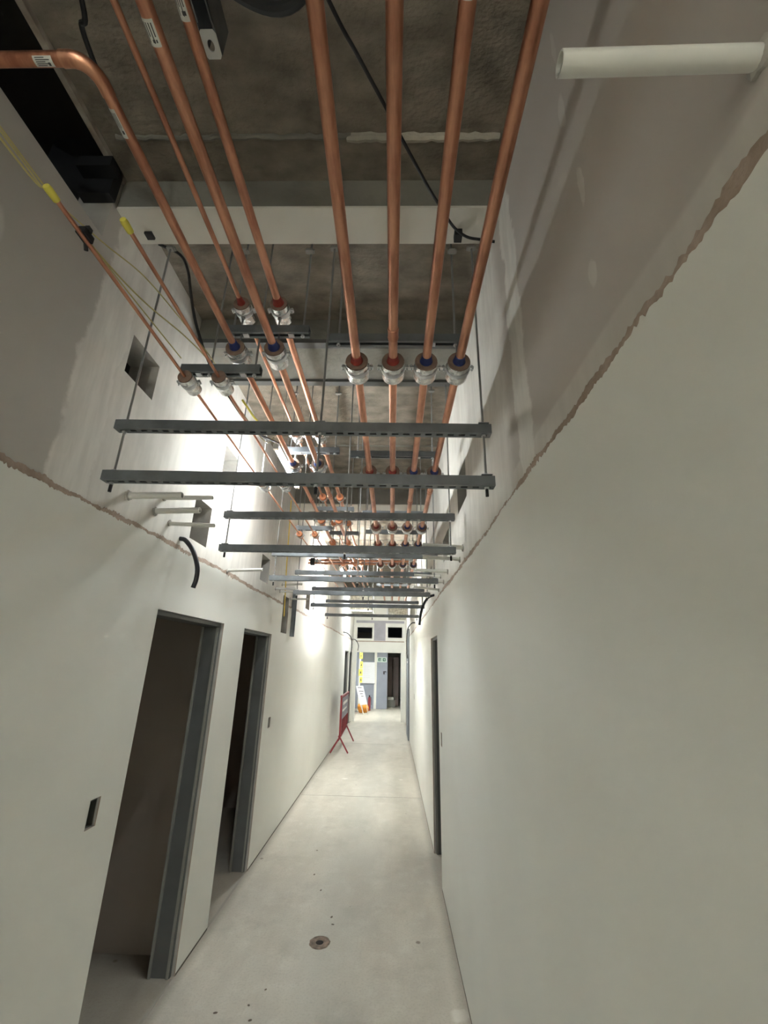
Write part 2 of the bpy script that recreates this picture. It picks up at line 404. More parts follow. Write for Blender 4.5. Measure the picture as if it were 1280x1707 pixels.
# rooms beside the corridor
def shell(name, matl, boxes):
    for a, b in boxes:
        k = MB(); k.box(a, b); struct(k.build(name, matl))
XW = XL-TH-.001; XV = XR+TH+.001
shell('wall_side_room', M_ROOM, [((-4.6, YN, 0), (-4.45, YE+.1, 4.4)), ((-4.45, 3.46, 0), (XW, 3.60, 2.92)), ((-4.45, 6.3, 0), (XW, 6.42, 2.92)),
    ((-4.6, YE-.05, 0), (XW, YE+.1, 4.4)), ((3.05, YN, 0), (3.2, YE+.1, 4.2)), ((XV, 6.5, 0), (3.05, 6.62, 3.8)), ((XV, YE-.05, 0), (3.2, YE+.1, 4.2))])
shell('ceiling_side_room', M_ROOM, [((-4.45, YN, 2.921), (XW, YE-.05, 3.0)), ((XV, YN, 3.9), (3.2, YE, 4.0))])  # left slab added, unseen, to keep room light out of the void
M_VOID = mat('shade_dark_void', (.045, .04, .035), .95)  # near-black colour puts the deep shade of the gap into its lining
shell('wall_ceiling_void', M_VOID, [((-3.4, YN, 3.0), (-3.3, YE-.06, 4.3)), ((-3.299, YN, 3.001), (XW-.001, YE-.06, 3.03))])
shell('ceiling_void', M_VOID, [((-3.4, YN, 4.301), (XL-.02, YE-.06, 4.42))])
# pale angle along the slab edge above the gap over the left wall
t1 = MB(); t1.box((XL-.012, YN, SLAB-.03), (XL+.012, 1.33, SLAB+.03))
struct(t1.build('trim_1', mat('rust_flecked_angle', (.40, .36, .31), .8, col2=(.20, .16, .13), scale=12)))
# rough dark infill at the end of the gap
inf = MB(); inf.box((XL-TH-.25, 1.33, 3.62), (XL-TH-.001, 1.42, SLAB+.3)); inf.box((XL-.13, 1.265, 3.70), (XL+.012, 1.309, SLAB-.002)); inf.box((XL-.12, 1.21, SLAB-.09), (XL+.03, 1.264, SLAB-.031))
tag(inf.build('dark_infill', M_BLACK), 'black infill stuffed at the end of the gap above the left wall', 'infill')

# door frames
def frame(n, x, s, d, lips=True):
    """s: +1 when the corridor is on the +x side of the wall face"""
    y0, y1, z0, z1 = d; rt = struct(link('door_%d' % n, None, None, (x-s*TH/2, (y0+y1)/2, 0)))
    lx = lambda t: -s*(t-TH/2)
    hw = (y1-y0)/2
    for sg in (-1, 1):
        b = MB(); b.box((lx(.018), sg*hw, 0), (lx(TH-.018), sg*(hw-.022), z1-.001)); o = b.build('jamb', M_FRAME, rt)
        for t in (.022, TH-.03):
            c = MB(); c.box((lx(t), sg*(hw-.022), .001), (lx(t+.014), sg*(hw-.034), z1-.03)); c.build('stud_lip', M_FRAME2, o)
    b = MB(); b.box((lx(.018), -hw+.0221, z1-.001), (lx(TH-.018), hw-.0221, z1-.026)); b.build('head', M_FRAME, rt)
    return rt
for i, d in enumerate(doorsL): frame(i+1, XL, 1, d)
for i, d in enumerate(doorsR): frame(i+5, XR, -1, d)
# blue-grey riser door standing open at the far right opening
b = MB(); b.box((XR-.045, 11.36, .01), (XR-.008, 12.42, 2.6)); o = tag(b.build('riser_door', M_BLUED), 'tall blue-grey riser door on the far right wall', 'door')
for zz in (1.75, 1.95):
    h = MB(); h.box((XR-.065, 11.5, zz), (XR-.0451, 11.56, zz+.05)); h.build('door_catch', M_GALVL, o)

# far wall with the passage and two square openings over it
def holed_y(mb, y0, y1, xr, zr, holes):
    t = RawMB(); holed(t, y0, y1, xr, zr, holes)
    for q in t.v: pass
    n = len(mb.v); mb.v += [(v[1], v[0], v[2]) for v in t.v]; mb.f += [tuple(reversed([n+i for i in f])) for f in t.f]; mb.mi += t.mi
we = RawMB(); holed_y(we, YE, YE+.2, (XL-.1, XR+.1), (0, SLAB), [(-1.16, .30, -1, 2.05), (-1.16, -.66, 2.48, 2.84), (-.14, .33, 2.52, 2.86)])
wall_end = struct(we.build('wall_end', [M_PAPER, M_PAPER]))
bl = MB(); bl.box((-.60, YE-.004, 2.42), (-.22, YE, 2.98)); bl.box((-1.2, YE-.004, 2.9801), (.4, YE, 3.06)); bl.build('board_patch', mat('bare_board_lilac', (.40, .39, .43), .85, var=.08, scale=5), wall_end)
sm = MB(); sm.box((-1.2, YE-.005, 2.38), (.4, YE, 2.41)); sm.build('plaster_seam', M_SEAM, wall_end)
# room beyond
YB = 18.35
rb = RawMB(); holed_y(rb, YB, YB+.15, (-2.6, 1.8), (0, 3.2), [(-.17, .36, -1, 2.12)])
wall_far = struct(rb.build('wall_far', [M_BLUEB, M_BLUEB]))
tj = MB(); tj.box((-.70, YB-.004, 0), (-.60, YB, 3.0)); tj.box((-1.6, YB-.0045, 2.2), (-.17, YB, 2.9)); tj.build('joint_tape', M_PAPER, wall_far)
tw = MB(); tw.box((-1.2, YB-.006, 1.76), (-.72, YB, 2.12)); tw.build('grey_board', M_BLUED, wall_far)
hd = MB(); hd.box((-.34, YB-.05, 1.28), (-.28, YB, 1.40)); hd.box((-.33, YB-.05, 1.36), (-.22, YB-.03, 1.40)); hd.build('lever_handle', M_INK, wall_far)
shell('wall_far_room', M_PAPER, [((-2.6, YE+.2, 0), (-2.5, YB, 3.2)), ((1.7, YE+.2, 0), (1.8, YB, 3.2)), ((-2.6, 23.6, 0), (1.8, 23.8, 3.0)), ((-2.6, YB+.151, 0), (-2.5, 23.6, 3.0)), ((1.7, YB+.151, 0), (1.8, 23.6, 3.0))])
shell('ceiling_far_room', M_PAPER, [((-2.5, YE+.2, 2.35), (1.7, YB-.01, 2.40)), ((-2.6, YB+.151, 3.0), (1.8, 23.8, 3.1))])  # first slab added low, unseen, so the openings above look dark
shell('ceiling_far_void', M_BLUED, [((-2.6, YE+.2, 3.2), (1.8, YB+.15, 3.3)), ((-2.5, YE+.2, 2.401), (1.7, YB-.01, 2.41))])

# ------------------------------------------------------------------ beams across the corridor
def beam(name, y0, y1, z, label, lined, flanges=False):
    b = MB(); b.box((XL+.002, y0, z+.012), (XR-.002, y1, SLAB-.001)); rt = tag(b.build(name, M_BEAMC), label, 'beam')
    if lined:
        c = MB(); c.box((XL+.003, y0-.001, z), (XR-.003, y1+.002, z+.012)); c.build('lining_board', M_BEAMB, rt)
    else:
        c = MB(); c.box((XL+.003, y0+.03, z+.004), (XR-.003, y1-.03, z+.012)); c.build('soffit', M_BEAMC, rt)
    if flanges:
        for yy in (y0-.012, y1-.038):
            c = MB(); c.box((XL+.003, yy, z-.016), (XR-.003, yy+.05, z+.012)); c.build('flange', M_DARKSTEEL, rt)
    return rt
beam('ceiling_beam', 1.335, 1.505, 3.70, 'white board-lined downstand beam crossing the ceiling nearest the camera', True)
beam('ceiling_beam', 2.18, 2.60, 3.70, 'grey steel-edged beam crossing behind the nearest pipe clamps', False, True)
beam('ceiling_beam', 5.05, 5.32, 3.66, 'white-soffited beam crossing the ceiling halfway down the corridor', True)
beam('ceiling_beam', 7.9, 8.2, 3.62, 'grey beam crossing the ceiling past the halfway light', False, True)
beam('ceiling_beam', 11.2, 11.5, 3.5, 'last pale beam crossing the ceiling before the far wall', True)

# ------------------------------------------------------------------ strut
def strut_mesh(length, slotted=True, w=.041, h=.041, t=.0028):
    """channel along X centred on the origin; slotted back faces down when slotted, else the open side faces down"""
    b = MB(); L2 = length/2; a = w/2; hh = h/2; sgn = 1 if slotted else -1
    for s in (-1, 1):
        b.box((-L2, s*a, -hh), (L2, s*(a-t), hh))
        b.box((-L2, s*(a-t), sgn*hh), (L2, s*(a-.010), sgn*(hh-t)))
        b.box((-L2, s*(a-.010), sgn*hh), (L2, s*(a-.010-t), sgn*(hh-.007)))
    z0, z1 = -sgn*hh, -sgn*(hh-t); ia = a-t
    if slotted:
        sl, pitch, sw = .026, .045, .0065; n = int(length/pitch); off = (length-n*pitch)/2
        b.box((-L2, -ia, z0), (L2, -sw, z1)); b.box((-L2, sw, z0), (L2, ia, z1))
        x = -L2
        for i in range(n):
            c = -L2+off+pitch*(i+.5)
            b.box((x, -sw, z0), (c-sl/2, sw, z1)); x = c+sl/2
        b.box((x, -sw, z0), (L2, sw, z1))
    else:
        b.box((-L2, -ia, z0), (L2, ia, z1))
    return b
STRUT = {}
def strut(length, slotted):
    k = (round(length, 3), slotted)
    if k not in STRUT: STRUT[k] = strut_mesh(length, slotted).mesh('strut_channel', M_GALV)
    return STRUT[k]
nut = MB(); nut.lathe([(.0055, -.004), (.0095, -.004), (.0095, .004), (.0055, .004)], 'Z', 6); NUT = nut.mesh('nut', M_GALVL)
wsh = MB(); wsh.box((-.021, -.021, -.0018), (.021, .021, .0018)); WSH = wsh.mesh('plate_washer', M_GALV)
clip = MB(); clip.box((-.014, -.012, -.010), (.014, .012, .002)); clip.box((-.022, -.004, -.002), (.022, .016, .006)); CLIP = clip.mesh('beam_clip', M_FRAME2)
blk = MB(); blk.lathe([(.0001, -.016), (.0065, -.016), (.0065, .012), (.0001, .012)], 'Z', 10); RODEND = blk.mesh('rod_end_cap', M_BLACK)
ORD = ['nearest the camera', 'second from the camera', 'third from the camera', 'fourth from the camera', 'fifth from the camera', 'sixth from the camera', 'seventh from the camera', 'eighth from the camera']

def rod(parent, x, y, z0, z1, rr=.0048, nm='threaded_rod'):
    b = MB(); b.tube([(x, y, z0), (x, y, z1)], rr, 8); return b.build(nm, M_ROD, parent, True)
TRAP = [(1.525, -1.150, .388, 2.692, 2.464, 3.70), (2.60, -1.100, .391, 2.677, 2.456, 3.70), (3.62, -1.06, .385, 2.665, 2.45, SLAB), (4.42, -1.03, .385, 2.66, 2.45, SLAB), (5.42, -1.03, .40, 2.65, 2.445, SLAB), (6.58, -1.02, .40, 2.645, 2.44, SLAB)]
for i, (y, xa, xb, zu, zl, zt) in enumerate(TRAP):
    cx = (xa+xb)/2
    t = thing('trapeze_hanger', 'two-tier trapeze hanger of slotted grey strut on threaded rods, ' + ORD[i], 'pipe hanger', (cx, y, zl), 'trapeze hangers down the corridor')
    sag = [.006, -.004, .003, 0, 0, 0][i]
    for zz in (zu-zl, 0):
        o = link('strut_channel', strut(xb-xa, True), t, (0, 0, zz)); o.rotation_euler = (0, sag/(xb-xa)*1.2, 0)
    for xr in (xa+.035, -.305, xb-.03):
        lx = xr-cx
        ro = rod(t, lx, 0, -.045, zt-zl)
        link('rod_end_cap', RODEND, ro, (lx, 0, -.045))
        for zz in (zu-zl, 0):
            link('plate_washer', WSH, t, (lx, 0, zz+.0225)); link('nut', NUT, t, (lx, 0, zz+.029)); link('nut', NUT, t, (lx, 0, zz-.026))
        if zt < SLAB: link('beam_clip', CLIP, t, (lx, 0, zt-zl-.004))

# ------------------------------------------------------------------ copper pipes
def sticker(parent, ax, c, rad, a0, a1, l0, l1, nm='sticker'):
    """curved paper label on a pipe; ax 'Y' or 'X'; angles measured from +x (or +y) towards +z"""
    b = MB(); n = 8; R = rad+.0012
    def P(a, l, rr): 
        c1, s1 = rr*math.cos(a), rr*math.sin(a)
        return (c[0]+c1, c[1]+l, c[2]+s1) if ax == 'Y' else (c[0]+l, c[1]+c1, c[2]+s1)
    for k in range(n):
        a, d = a0+(a1-a0)*k/n, a0+(a1-a0)*(k+1)/n
        b.quad(P(a, l0, R), P(a, l1, R), P(d, l1, R), P(d, l0, R))
    st = b.build(nm, M_STICK, parent)
    i = MB(); R = rad+.0018
    for k in range(5):
        a = a0+(a1-a0)*(k+.7)/6; d = a+(a1-a0)*.07
        la = l0+(l1-l0)*.12; lb = l0+(l1-l0)*(.86 if k % 2 else .62)
        i.quad(P(a, la, R), P(a, lb, R), P(d, lb, R), P(d, la, R))
    a = a0+(a1-a0)*.55; d = a0+(a1-a0)*.85
    i.quad(P(a, l0+(l1-l0)*.72, R), P(a, l0+(l1-l0)*.84, R), P(d, l0+(l1-l0)*.84, R), P(d, l0+(l1-l0)*.72, R))
    i.build('printed_text', M_INK, st)
def coupling(parent, x, z, y, rad):
    b = MB(); R = rad+.003
    b.lathe([(rad, y-.03), (R, y-.028), (R+.001, y-.02), (R, y-.015), (R, y+.015), (R+.001, y+.02), (R, y+.028), (rad, y+.03)], 'Y', 20, (x, 0, z), False)
    b.build('coupling', M_COPPERD, parent, True)
def pipe(label, x, z, rad, y0, y1, cps=(), matl=None, nm='copper_pipe'):
    t = thing(nm, label, 'pipe', (x, y0, z), 'copper pipes under the ceiling')
    b = MB(); n = max(2, int((y1-y0)/.5)); b.tube([(0, (y1-y0)*i/n, random.uniform(-.0006, .0006)) for i in range(n+1)], rad, 24)
    b.build('tube', matl or M_COPPER, t, True)
    for c in cps: coupling(t, 0, 0, c-y0, rad)
    return t
PR = [(-.170, 'red'), (-.012, 'red'), (.132, 'blue'), (.274, 'blue')]
ZR = 3.03; RP = .0185
names = ['leftmost copper pipe of the right-hand row of four, red-banded', 'second copper pipe of the right-hand row of four, red-banded', 'third copper pipe of the right-hand row of four, blue-banded', 'rightmost copper pipe of the row of four, close to the right wall']
pr = []
for (x, c), nm, cp in zip(PR, names, ([2.66], [1.36], [3.25], [3.02])):
    pr.append(pipe(nm, x, ZR, RP, -2.8, 9.6, cp))
sticker(pr[2], 'Y', (0, 2.8, 0), RP, math.radians(210), math.radians(290), .38, .452)
ZU, ZD = 3.345, 3.105
pu1 = pipe('thin copper pipe of the upper left pair, red-banded', -.717, ZU, .0095, -2.8, 9.2)
pu2 = pipe('thick copper pipe of the upper left pair, red-banded', -.544, ZU, .0168, -2.8, 9.2, [3.02])
sticker(pu2, 'Y', (0, 2.8, 0), .0168, math.radians(200), math.radians(300), .53, .60)
pl2 = pipe('copper pipe straight down the lower left pair, blue-banded', -.542, ZD, .0172, -2.8, 9.0, [3.35, .40])
sticker(pl2, 'Y', (0, 2.8, 0), .0172, math.radians(195), math.radians(300), .50, .545)
# lower left pipe that turns left through the gap over the wall
pe = thing('copper_pipe', 'copper pipe with an elbow turning left through the gap over the wall', 'pipe', (-.717, .57, ZD), 'copper pipes under the ceiling')
RB = .05
b = MB(); b.tube([(0, RB, 0), (0, 3, 0), (0, 8.4, 0)], .0145, 24); b.build('tube', M_COPPER, pe, True)
b = MB(); pts = [(-RB+RB*math.cos(a), RB-RB*math.sin(a), 0) for a in [PI/2*i/8 for i in range(9)]]
b.tube([(0, RB+.018, 0)]+pts+[(-RB-.018, 0, 0)], .0165, 24); b.build('elbow', M_COPPER, pe, True)
b = MB(); b.tube([(-RB, 0, 0), (-2.2, 0, 0)], .0145, 24); b.build('branch_tube', M_COPPERD, pe, True)
sticker(pe, 'X', (0, 0, 0), .0145, math.radians(225), math.radians(300), -.128, -.084)
sticker(pe, 'Y', (0, 0, 0), .0145, math.radians(215), math.radians(280), .088, .152)
coupling(pe, 0, 0, 2.88, .0145)
# two small gas pipes hugging the left wall, their near ends taped yellow
ZG = 2.96
for x, y0, lb in ((-.925, .77, 'thin copper pipe nearest the left wall, its near end taped yellow'), (-.775, .86, 'second thin copper pipe from the left wall, its shorter end taped yellow')):
    t = pipe(lb, x, ZG, .0065, y0, 8.0)
    b = MB(); b.tube([(0, -.016, 0), (0, -.008, 0), (0, .022, 0)], [.009, .011, .010], 12); b.build('yellow_end_tape', M_YEL, t, True)
# cross branch far along: two copper pipes running across the corridor
for k, (yy, zz, lb) in enumerate(((5.93, 3.135, 'upper copper pipe crossing the corridor behind the third light rail'), (5.90, 3.085, 'lower copper pipe crossing the corridor under its twin'))):
    t = thing('copper_cross_pipe', lb.replace(' behind the third light rail', ' above its twin'), 'pipe', (-1.2, yy, zz), 'copper cross pipes')
    b = MB(); b.tube([(0, 0, 0), (1.42, 0, 0)], .016, 16); b.build('tube', M_COPPER, t, True)
    for xx in (.25, .8): 
        c = MB(); c.lathe([(.016, xx-.025), (.019, xx-.022), (.019, xx+.022), (.016, xx+.025)], 'X', 16, closed=False); c.build('coupling', M_COPPERD, t, True)
b = MB(); b.lathe([(.001, -.03), (.05, -.03), (.055, -.02), (.055, .02), (.05, .03), (.001, .03)], 'X', 18)
t = thing('pipe_valve', 'dark valve on the left end of the cross pipes', 'valve', (-1.14, 5.915, 3.11)); b.build('valve_body', M_BLACK, t, True)
c = MB(); c.tube([(.03, 0, 0), (.12, 0, 0)], .03, 14); c.build('valve_neck', M_GALVL, t, True)

# ------------------------------------------------------------------ clamps
CL = {}
def clamp_parts(rp, rb, rodlen, colr, foil):
    k = (rp, rb, rodlen, colr, foil)
    if k in CL: return CL[k]
    out = []
    h = .045
    b = MB(); b.lathe([(rp, -h), (rb, -h), (rb, h), (rp, h)], 'Y', 28); out.append(('insulation_insert', b.mesh('insulation_insert', M_BLOCKD if foil else M_BLOCKO, True)))
    if foil:
        b = MB(); b.lathe([(rb+.0002, -h+.004), (rb+.0018, -h+.004), (rb+.0018, h+.012), (rb+.0002, h+.012)], 'Y', 28); out.append(('foil_sleeve', b.mesh('foil_sleeve', M_FOIL, True)))
    R = rb+.002
    b = MB(); b.lathe([(R, -.010), (R+.0022, -.011), (R+.0035, -.006), (R+.0035, .006), (R+.0022, .011), (R, .010)], 'Y', 28)
    for s in (-1, 1):
        b.box((s*R, -.010, -.004), (s*(R+.020), .010, -.0015)); b.box((s*R, -.010, .0015), (s*(R+.020), .010, .004))
    out.append(('clamp_band', b.mesh('clamp_band', M_GALVL, True)))
    for s in (-1, 1):
        b = MB(); x = s*(R+.012); b.lathe([(.0001, -.016), (.0028, -.016), (.0028, .007), (.0058, .007), (.0058, .012), (.0001, .012)], 'Z', 8, (x, 0, 0)); out.append(('clamp_bolt', b.mesh('clamp_bolt', M_GALVL)))
    b = MB()
    if rodlen > 0: b.tube([(0, 0, R), (0, 0, R+rodlen)], .0048, 8); b.lathe([(.005, R), (.010, R), (.010, R+.014), (.005, R+.014)], 'Z', 6)
    else: b.tube([(0, 0, -R), (0, 0, -R+rodlen)], .0048, 8); b.lathe([(.005, -R), (.010, -R), (.010, -R-.014), (.005, -R-.014)], 'Z', 6)
    out.append(('support_stud', b.mesh('support_stud', M_ROD)))
    if colr:
        rr = rp+.0035; b = MB(); b.lathe([(rp, -h-.036), (rr-.001, -h-.034), (rr+.002, -h-.012), (rr+.006, -h-.001), (rp, -h-.001)], 'Y', 18)
        out.append(('sealant_collar', b.mesh('sealant_collar', M_RED if colr == 'red' else M_BLUE, True)))
    CL[k] = out; return out
def clamp(label, x, y, z, rp, rb, rodlen, colr, foil=True):
    t = thing('pipe_clamp', label, 'pipe clamp', (x, y, z), 'pipe clamps under the ceiling')
    for nm, me in clamp_parts(rp, rb, rodlen, colr, foil): link(nm, me, t)
    return t
def rail(label, xa, xb, y, z, rods, zt, zlow=-.03, clips=False):
    cx = (xa+xb)/2
    t = thing('strut_rail', label, 'strut rail', (cx, y, z), 'short strut rails carrying the pipe clamps')
    link('strut_channel', strut(xb-xa, False), t)
    for xr in rods:
        rod(t, xr-cx, 0, zlow, zt-z)
        link('nut', NUT, t, (xr-cx, 0, -.025)); link('nut', NUT, t, (xr-cx, 0, .026))
        if clips: link('beam_clip', CLIP, t, (xr-cx, -.03, 3.70-z-.004))
    for xr in [xa+(xb-xa)*f for f in (.22, .5, .78)]:
        b = MB(); b.box((xr-cx-.013, -.012, -.024), (xr-cx+.013, .012, -.012)); b.build('channel_nut', M_GALVL, t)
SETR = [1.57, 2.71, 3.98, 4.63, 5.69, 7.0, 8.2]
pn = ['the leftmost pipe of the right-hand row', 'the second pipe of the right-hand row', 'the third pipe of the right-hand row', 'the rightmost pipe of the right-hand row']
for i, y in enumerate(SETR):
    rail('short strut rail over the four right-hand pipes, '+ORD[i], -.312, .305 if i else .300, y, 3.18, (-.262, .298-.03), SLAB, clips=(i < 2))
    for (x, c), nm in zip(PR, pn):
        clamp('%sclamp round %s, %s' % ('foil-sleeved ' if i < 4 else 'dark ', nm, ORD[i]), x, y, ZR, RP, .048 if i < 3 else .044, 3.18-.012-ZR-.05, c)
SETL = [1.57, 2.75, 4.01, 4.86, 6.0, 7.2]
for i, y in enumerate(SETL):
    fo = i < 2
    desc = 'foil-sleeved clamp round ' if fo else 'orange-insert clamp round '
    rail('short strut rail between the upper and lower left pipes, '+ORD[i], -.775, -.400, y, 3.227, (-.755, -.43), SLAB, clips=(i < 2))
    clamp(desc+'the thin upper left pipe, '+ORD[i], -.717, y-.005, ZU, .0095, .036 if fo else .033, -(ZU-3.227-.024-.036), 'red' if i < 2 else None, fo)
    clamp(desc+'the thick upper left pipe, '+ORD[i], -.544, y-.005, ZU, .0168, .039 if fo else .035, -(ZU-3.227-.024-.039), 'red' if i < 2 else None, fo)
    clamp(desc+'the elbowed lower left pipe, '+ORD[i], -.717, y+.005, ZD, .0145, .042 if fo else .036, 3.227-.010-ZD-.044, 'blue' if i < 2 else None, fo)
    clamp(desc+'the straight lower left pipe, '+ORD[i], -.542, y+.005, ZD, .0172, .044 if fo else .036, 3.227-.010-ZD-.044, 'blue' if i < 2 else None, fo)
    if i < 4:
        rail('short strut rail over the two thin wall-side pipes, '+ORD[i], -.972, -.612, y+.03, 3.032, (-.845, -.64) if i == 0 else (-.955, -.64), SLAB)
        for x, nm in ((-.925, 'the thin pipe nearest the left wall, '), (-.775, 'the second thin pipe from the left wall, ')):
            clamp(desc+nm+ORD[i], x, y+.02, ZG, .0065, .031 if fo else .027, .024, None, fo)

# ------------------------------------------------------------------ tube lights
M_LAMP = emit('tube_glow', LAMP_COL, LAMP*.33); M_LAMP2 = emit('tube_glow_second', LAMP_COL, LAMP*1.2); M_LAMP3 = emit('tube_glow_third', LAMP_COL, LAMP*.62); M_LAMP4 = emit('tube_glow_far_room', LAMP_COL, LAMP*.40); M_LAMP_FILL = emit('tube_glow_added_fill', LAMP_COL, LAMP*3.3)
def tube_light(label, x, y0, y1, z, mt=None, top=SLAB):
    t = thing('tube_light', label, 'light', (x, y0, z), 'temporary tube lights')
    L_ = y1-y0
    b = MB(); b.tube([(0, .03, 0), (0, L_-.03, 0)], .016, 12); b.build('glowing_tube', mt or M_LAMP, t, True)
    b = MB(); b.box((-.013, .0, .0165), (.013, L_, .034)); b.build('light_body', M_WHITEP, t)
    for yy in (0, L_-.03):
        b = MB(); b.box((-.018, yy, -.018), (.018, yy+.03, .0164)); b.build('end_cap', M_WHITEP, t)
    for yy in (.12, L_-.12):
        b = MB(); b.tube([(0, yy, .034), (0, yy, top-z)], .0018, 5); b.build('suspension_wire', M_ROD, t)
    return t
tube_light('glowing tube light hung by the left wall behind the nearest hanger', -.815, 2.58, 3.30, 3.17)
tube_light('small glowing tube light further down the corridor on the left', -.86, 6.85, 7.55, 3.22, M_LAMP2)
tube_light('tube light near the far end of the corridor', -.70, 11.7, 12.7, 3.32, M_LAMP3)
t = tube_light('tube light on the ceiling of the far room', -.6, 15.6, 16.8, 2.28, M_LAMP4, 2.345)
tube_light('unseen fill tube light added behind the camera', .05, -5.9, -5.1, 2.9, M_LAMP_FILL)  # out-of-view lamp added to brighten the near corridor

# ------------------------------------------------------------------ white plastic sleeves poking from the walls
def sleeve(label, root, tip, rad, s):
    t = thing('plastic_sleeve', label, 'sleeve tube', root, 'pale plastic sleeves poking from the walls')
    d = Vector(tip)-Vector(root); n = d.normalized()
    b = MB(); e = Vector((-s*.05, 0, 0))
    b.tube([e, d], rad, 14, False); b.tube([d, d-n*.05], rad*.82, 14, False)
    # rim
    u = Vector((0, 1, 0)); v = Vector((0, 0, 1))
    for k in range(14):
        a, c = 2*PI*k/14, 2*PI*(k+1)/14
        f = lambda q, rr: d+u*math.cos(q)*rr+v*math.sin(q)*rr
        b.quad(f(a, rad), f(c, rad), f(c, rad*.82), f(a, rad*.82))
    b.build('sleeve', M_WHITEP, t, True)
    g = MB(); pts = []
    for k in range(16):
        a = 2*PI*k/16; rr = rad*random.uniform(1.25, 1.8); pts.append((s*.006, math.cos(a)*rr, math.sin(a)*rr))
    for k in range(16):
        a, c = pts[k], pts[(k+1) % 16]; ins = lambda q: (s*.010, q[1]*.62, q[2]*.62)
        g.quad(a, c, ins(c), ins(a)); g.quad(a, c, (0, c[1], c[2]), (0, a[1], a[2]))
    g.build('filler_collar', M_REVEAL, t)
    return t
LS = [((XL, 1.87, 2.52), (-1.01, 1.87, 2.525), .0165, 'pale sleeve on the left wall, thickest and nearest the camera'),
      ((XL, 2.17, 2.625), (-1.0, 2.17, 2.63), .0125, 'upper sleeve of the left wall group, level with the square hole'),
      ((XL, 2.11, 2.525), (-1.03, 2.11, 2.535), .0155, 'middle sleeve of the left wall group, ending at the square hole'),
      ((XL, 2.27, 2.51), (-1.01, 2.27, 2.50), .0115, 'lowest sleeve of the left wall group, above the black hose'),
      ((XL, 3.20, 2.425), (-1.0, 3.20, 2.44), .012, 'single thin sleeve on the left wall above the first doorway'),
      ((XL, 4.86, 2.60), (-1.04, 4.86, 2.61), .012, 'top sleeve of the far left wall group'),
      ((XL, 4.60, 2.515), (-1.05, 4.60, 2.515), .012, 'second sleeve of the far left wall group'),
      ((XL, 4.79, 2.515), (-1.10, 4.79, 2.51), .011, 'short sleeve of the far left wall group'),
      ((XL, 5.30, 2.50), (-1.04, 5.30, 2.50), .011, 'farthest sleeve on the left wall, beside the upright stud')]
RS = [((XR, .32, 2.52), (.20, .32, 2.51), .0135, 'thick pale sleeve high on the right wall, nearest the camera'),
      ((XR, 2.68, 2.50), (.19, 2.68, 2.515), .014, 'sleeve on the right wall beside the second hanger, upper one'),
      ((XR, 2.82, 2.455), (.20, 2.82, 2.47), .013, 'sleeve on the right wall beside the second hanger, lower one'),
      ((XR, 3.46, 2.50), (.18, 3.46, 2.51), .013, 'uppermost sleeve of the far right wall group'),
      ((XR, 3.98, 2.555), (.20, 3.98, 2.57), .012, 'second sleeve of the far right wall group'),
      ((XR, 3.76, 2.47), (.21, 3.76, 2.47), .013, 'third sleeve of the far right wall group'),
      ((XR, 4.17, 2.46), (.20, 4.17, 2.49), .012, 'lowest sleeve of the far right wall group, just above the black hose')]
for a, b_, rr, lb in LS: sleeve(lb, a, b_, rr, 1)
for a, b_, rr, lb in RS: sleeve(lb, a, b_, rr, -1)

# ------------------------------------------------------------------ black hoses out of the walls
def hose(label, pts, rad, s, matl=None):
    t = thing('black_hose', label, 'hose', pts[0], 'black hoses hanging from the walls')
    o = Vector(pts[0]); q = smooth_path([Vector(v)-o for v in [(pts[0][0]-s*.04, pts[0][1], pts[0][2])]+list(pts)], 6)
    b = MB(); b.tube(q, rad, 14, False); b.tube([q[-1], q[-2], q[-3]], rad*.8, 14, False); b.build('hose', matl or M_BLACKP, t, True)
    e = MB(); d = (q[-1]-q[-2]).normalized(); u = d.cross(Vector((0, 1, 0))).normalized(); v = d.cross(u)
    for k in range(14):
        a, c = 2*PI*k/14, 2*PI*(k+1)/14
        f = lambda ang, rr: q[-1]+(u*math.cos(ang)+v*math.sin(ang))*rr
        e.quad(f(a, rad), f(c, rad), f(c, rad*.8), f(a, rad*.8))
    e.build('cut_end', M_GREYP, t)
hose('black hose curving down from the left wall below the white sleeves', [(XL, 2.421, 2.462), (-1.234, 2.421, 2.450), (-1.179, 2.421, 2.385), (-1.140, 2.421, 2.294), (-1.134, 2.421, 2.224), (-1.144, 2.421, 2.172)], .0135, 1)
hose('black hose curving down from the right wall above the doorway', [(XR, 4.655, 2.483), (.381, 4.655, 2.452), (.328, 4.655, 2.366), (.301, 4.655, 2.271), (.288, 4.655, 2.165)], .0135, -1)
hose('thin black hose hanging from the far right wall', [(XR, 8.65, 2.52), (.37, 8.65, 2.50), (.30, 8.66, 2.36), (.29, 8.66, 2.0), (.30, 8.66, 1.85)], .012, -1)
hose('thin black hose hanging beside the far left doorway', [(XL, 11.45, 2.48), (-1.14, 11.45, 2.44), (-1.04, 11.45, 2.25), (-1.05, 11.45, 1.7), (-1.05, 11.45, .95)], .012, 1)
hose('short black hose hanging next to the far passage', [(XL, 14.0, 2.42), (-1.15, 14.0, 2.40), (-1.06, 14.0, 2.25), (-1.07, 14.0, 2.08)], .012, 1)

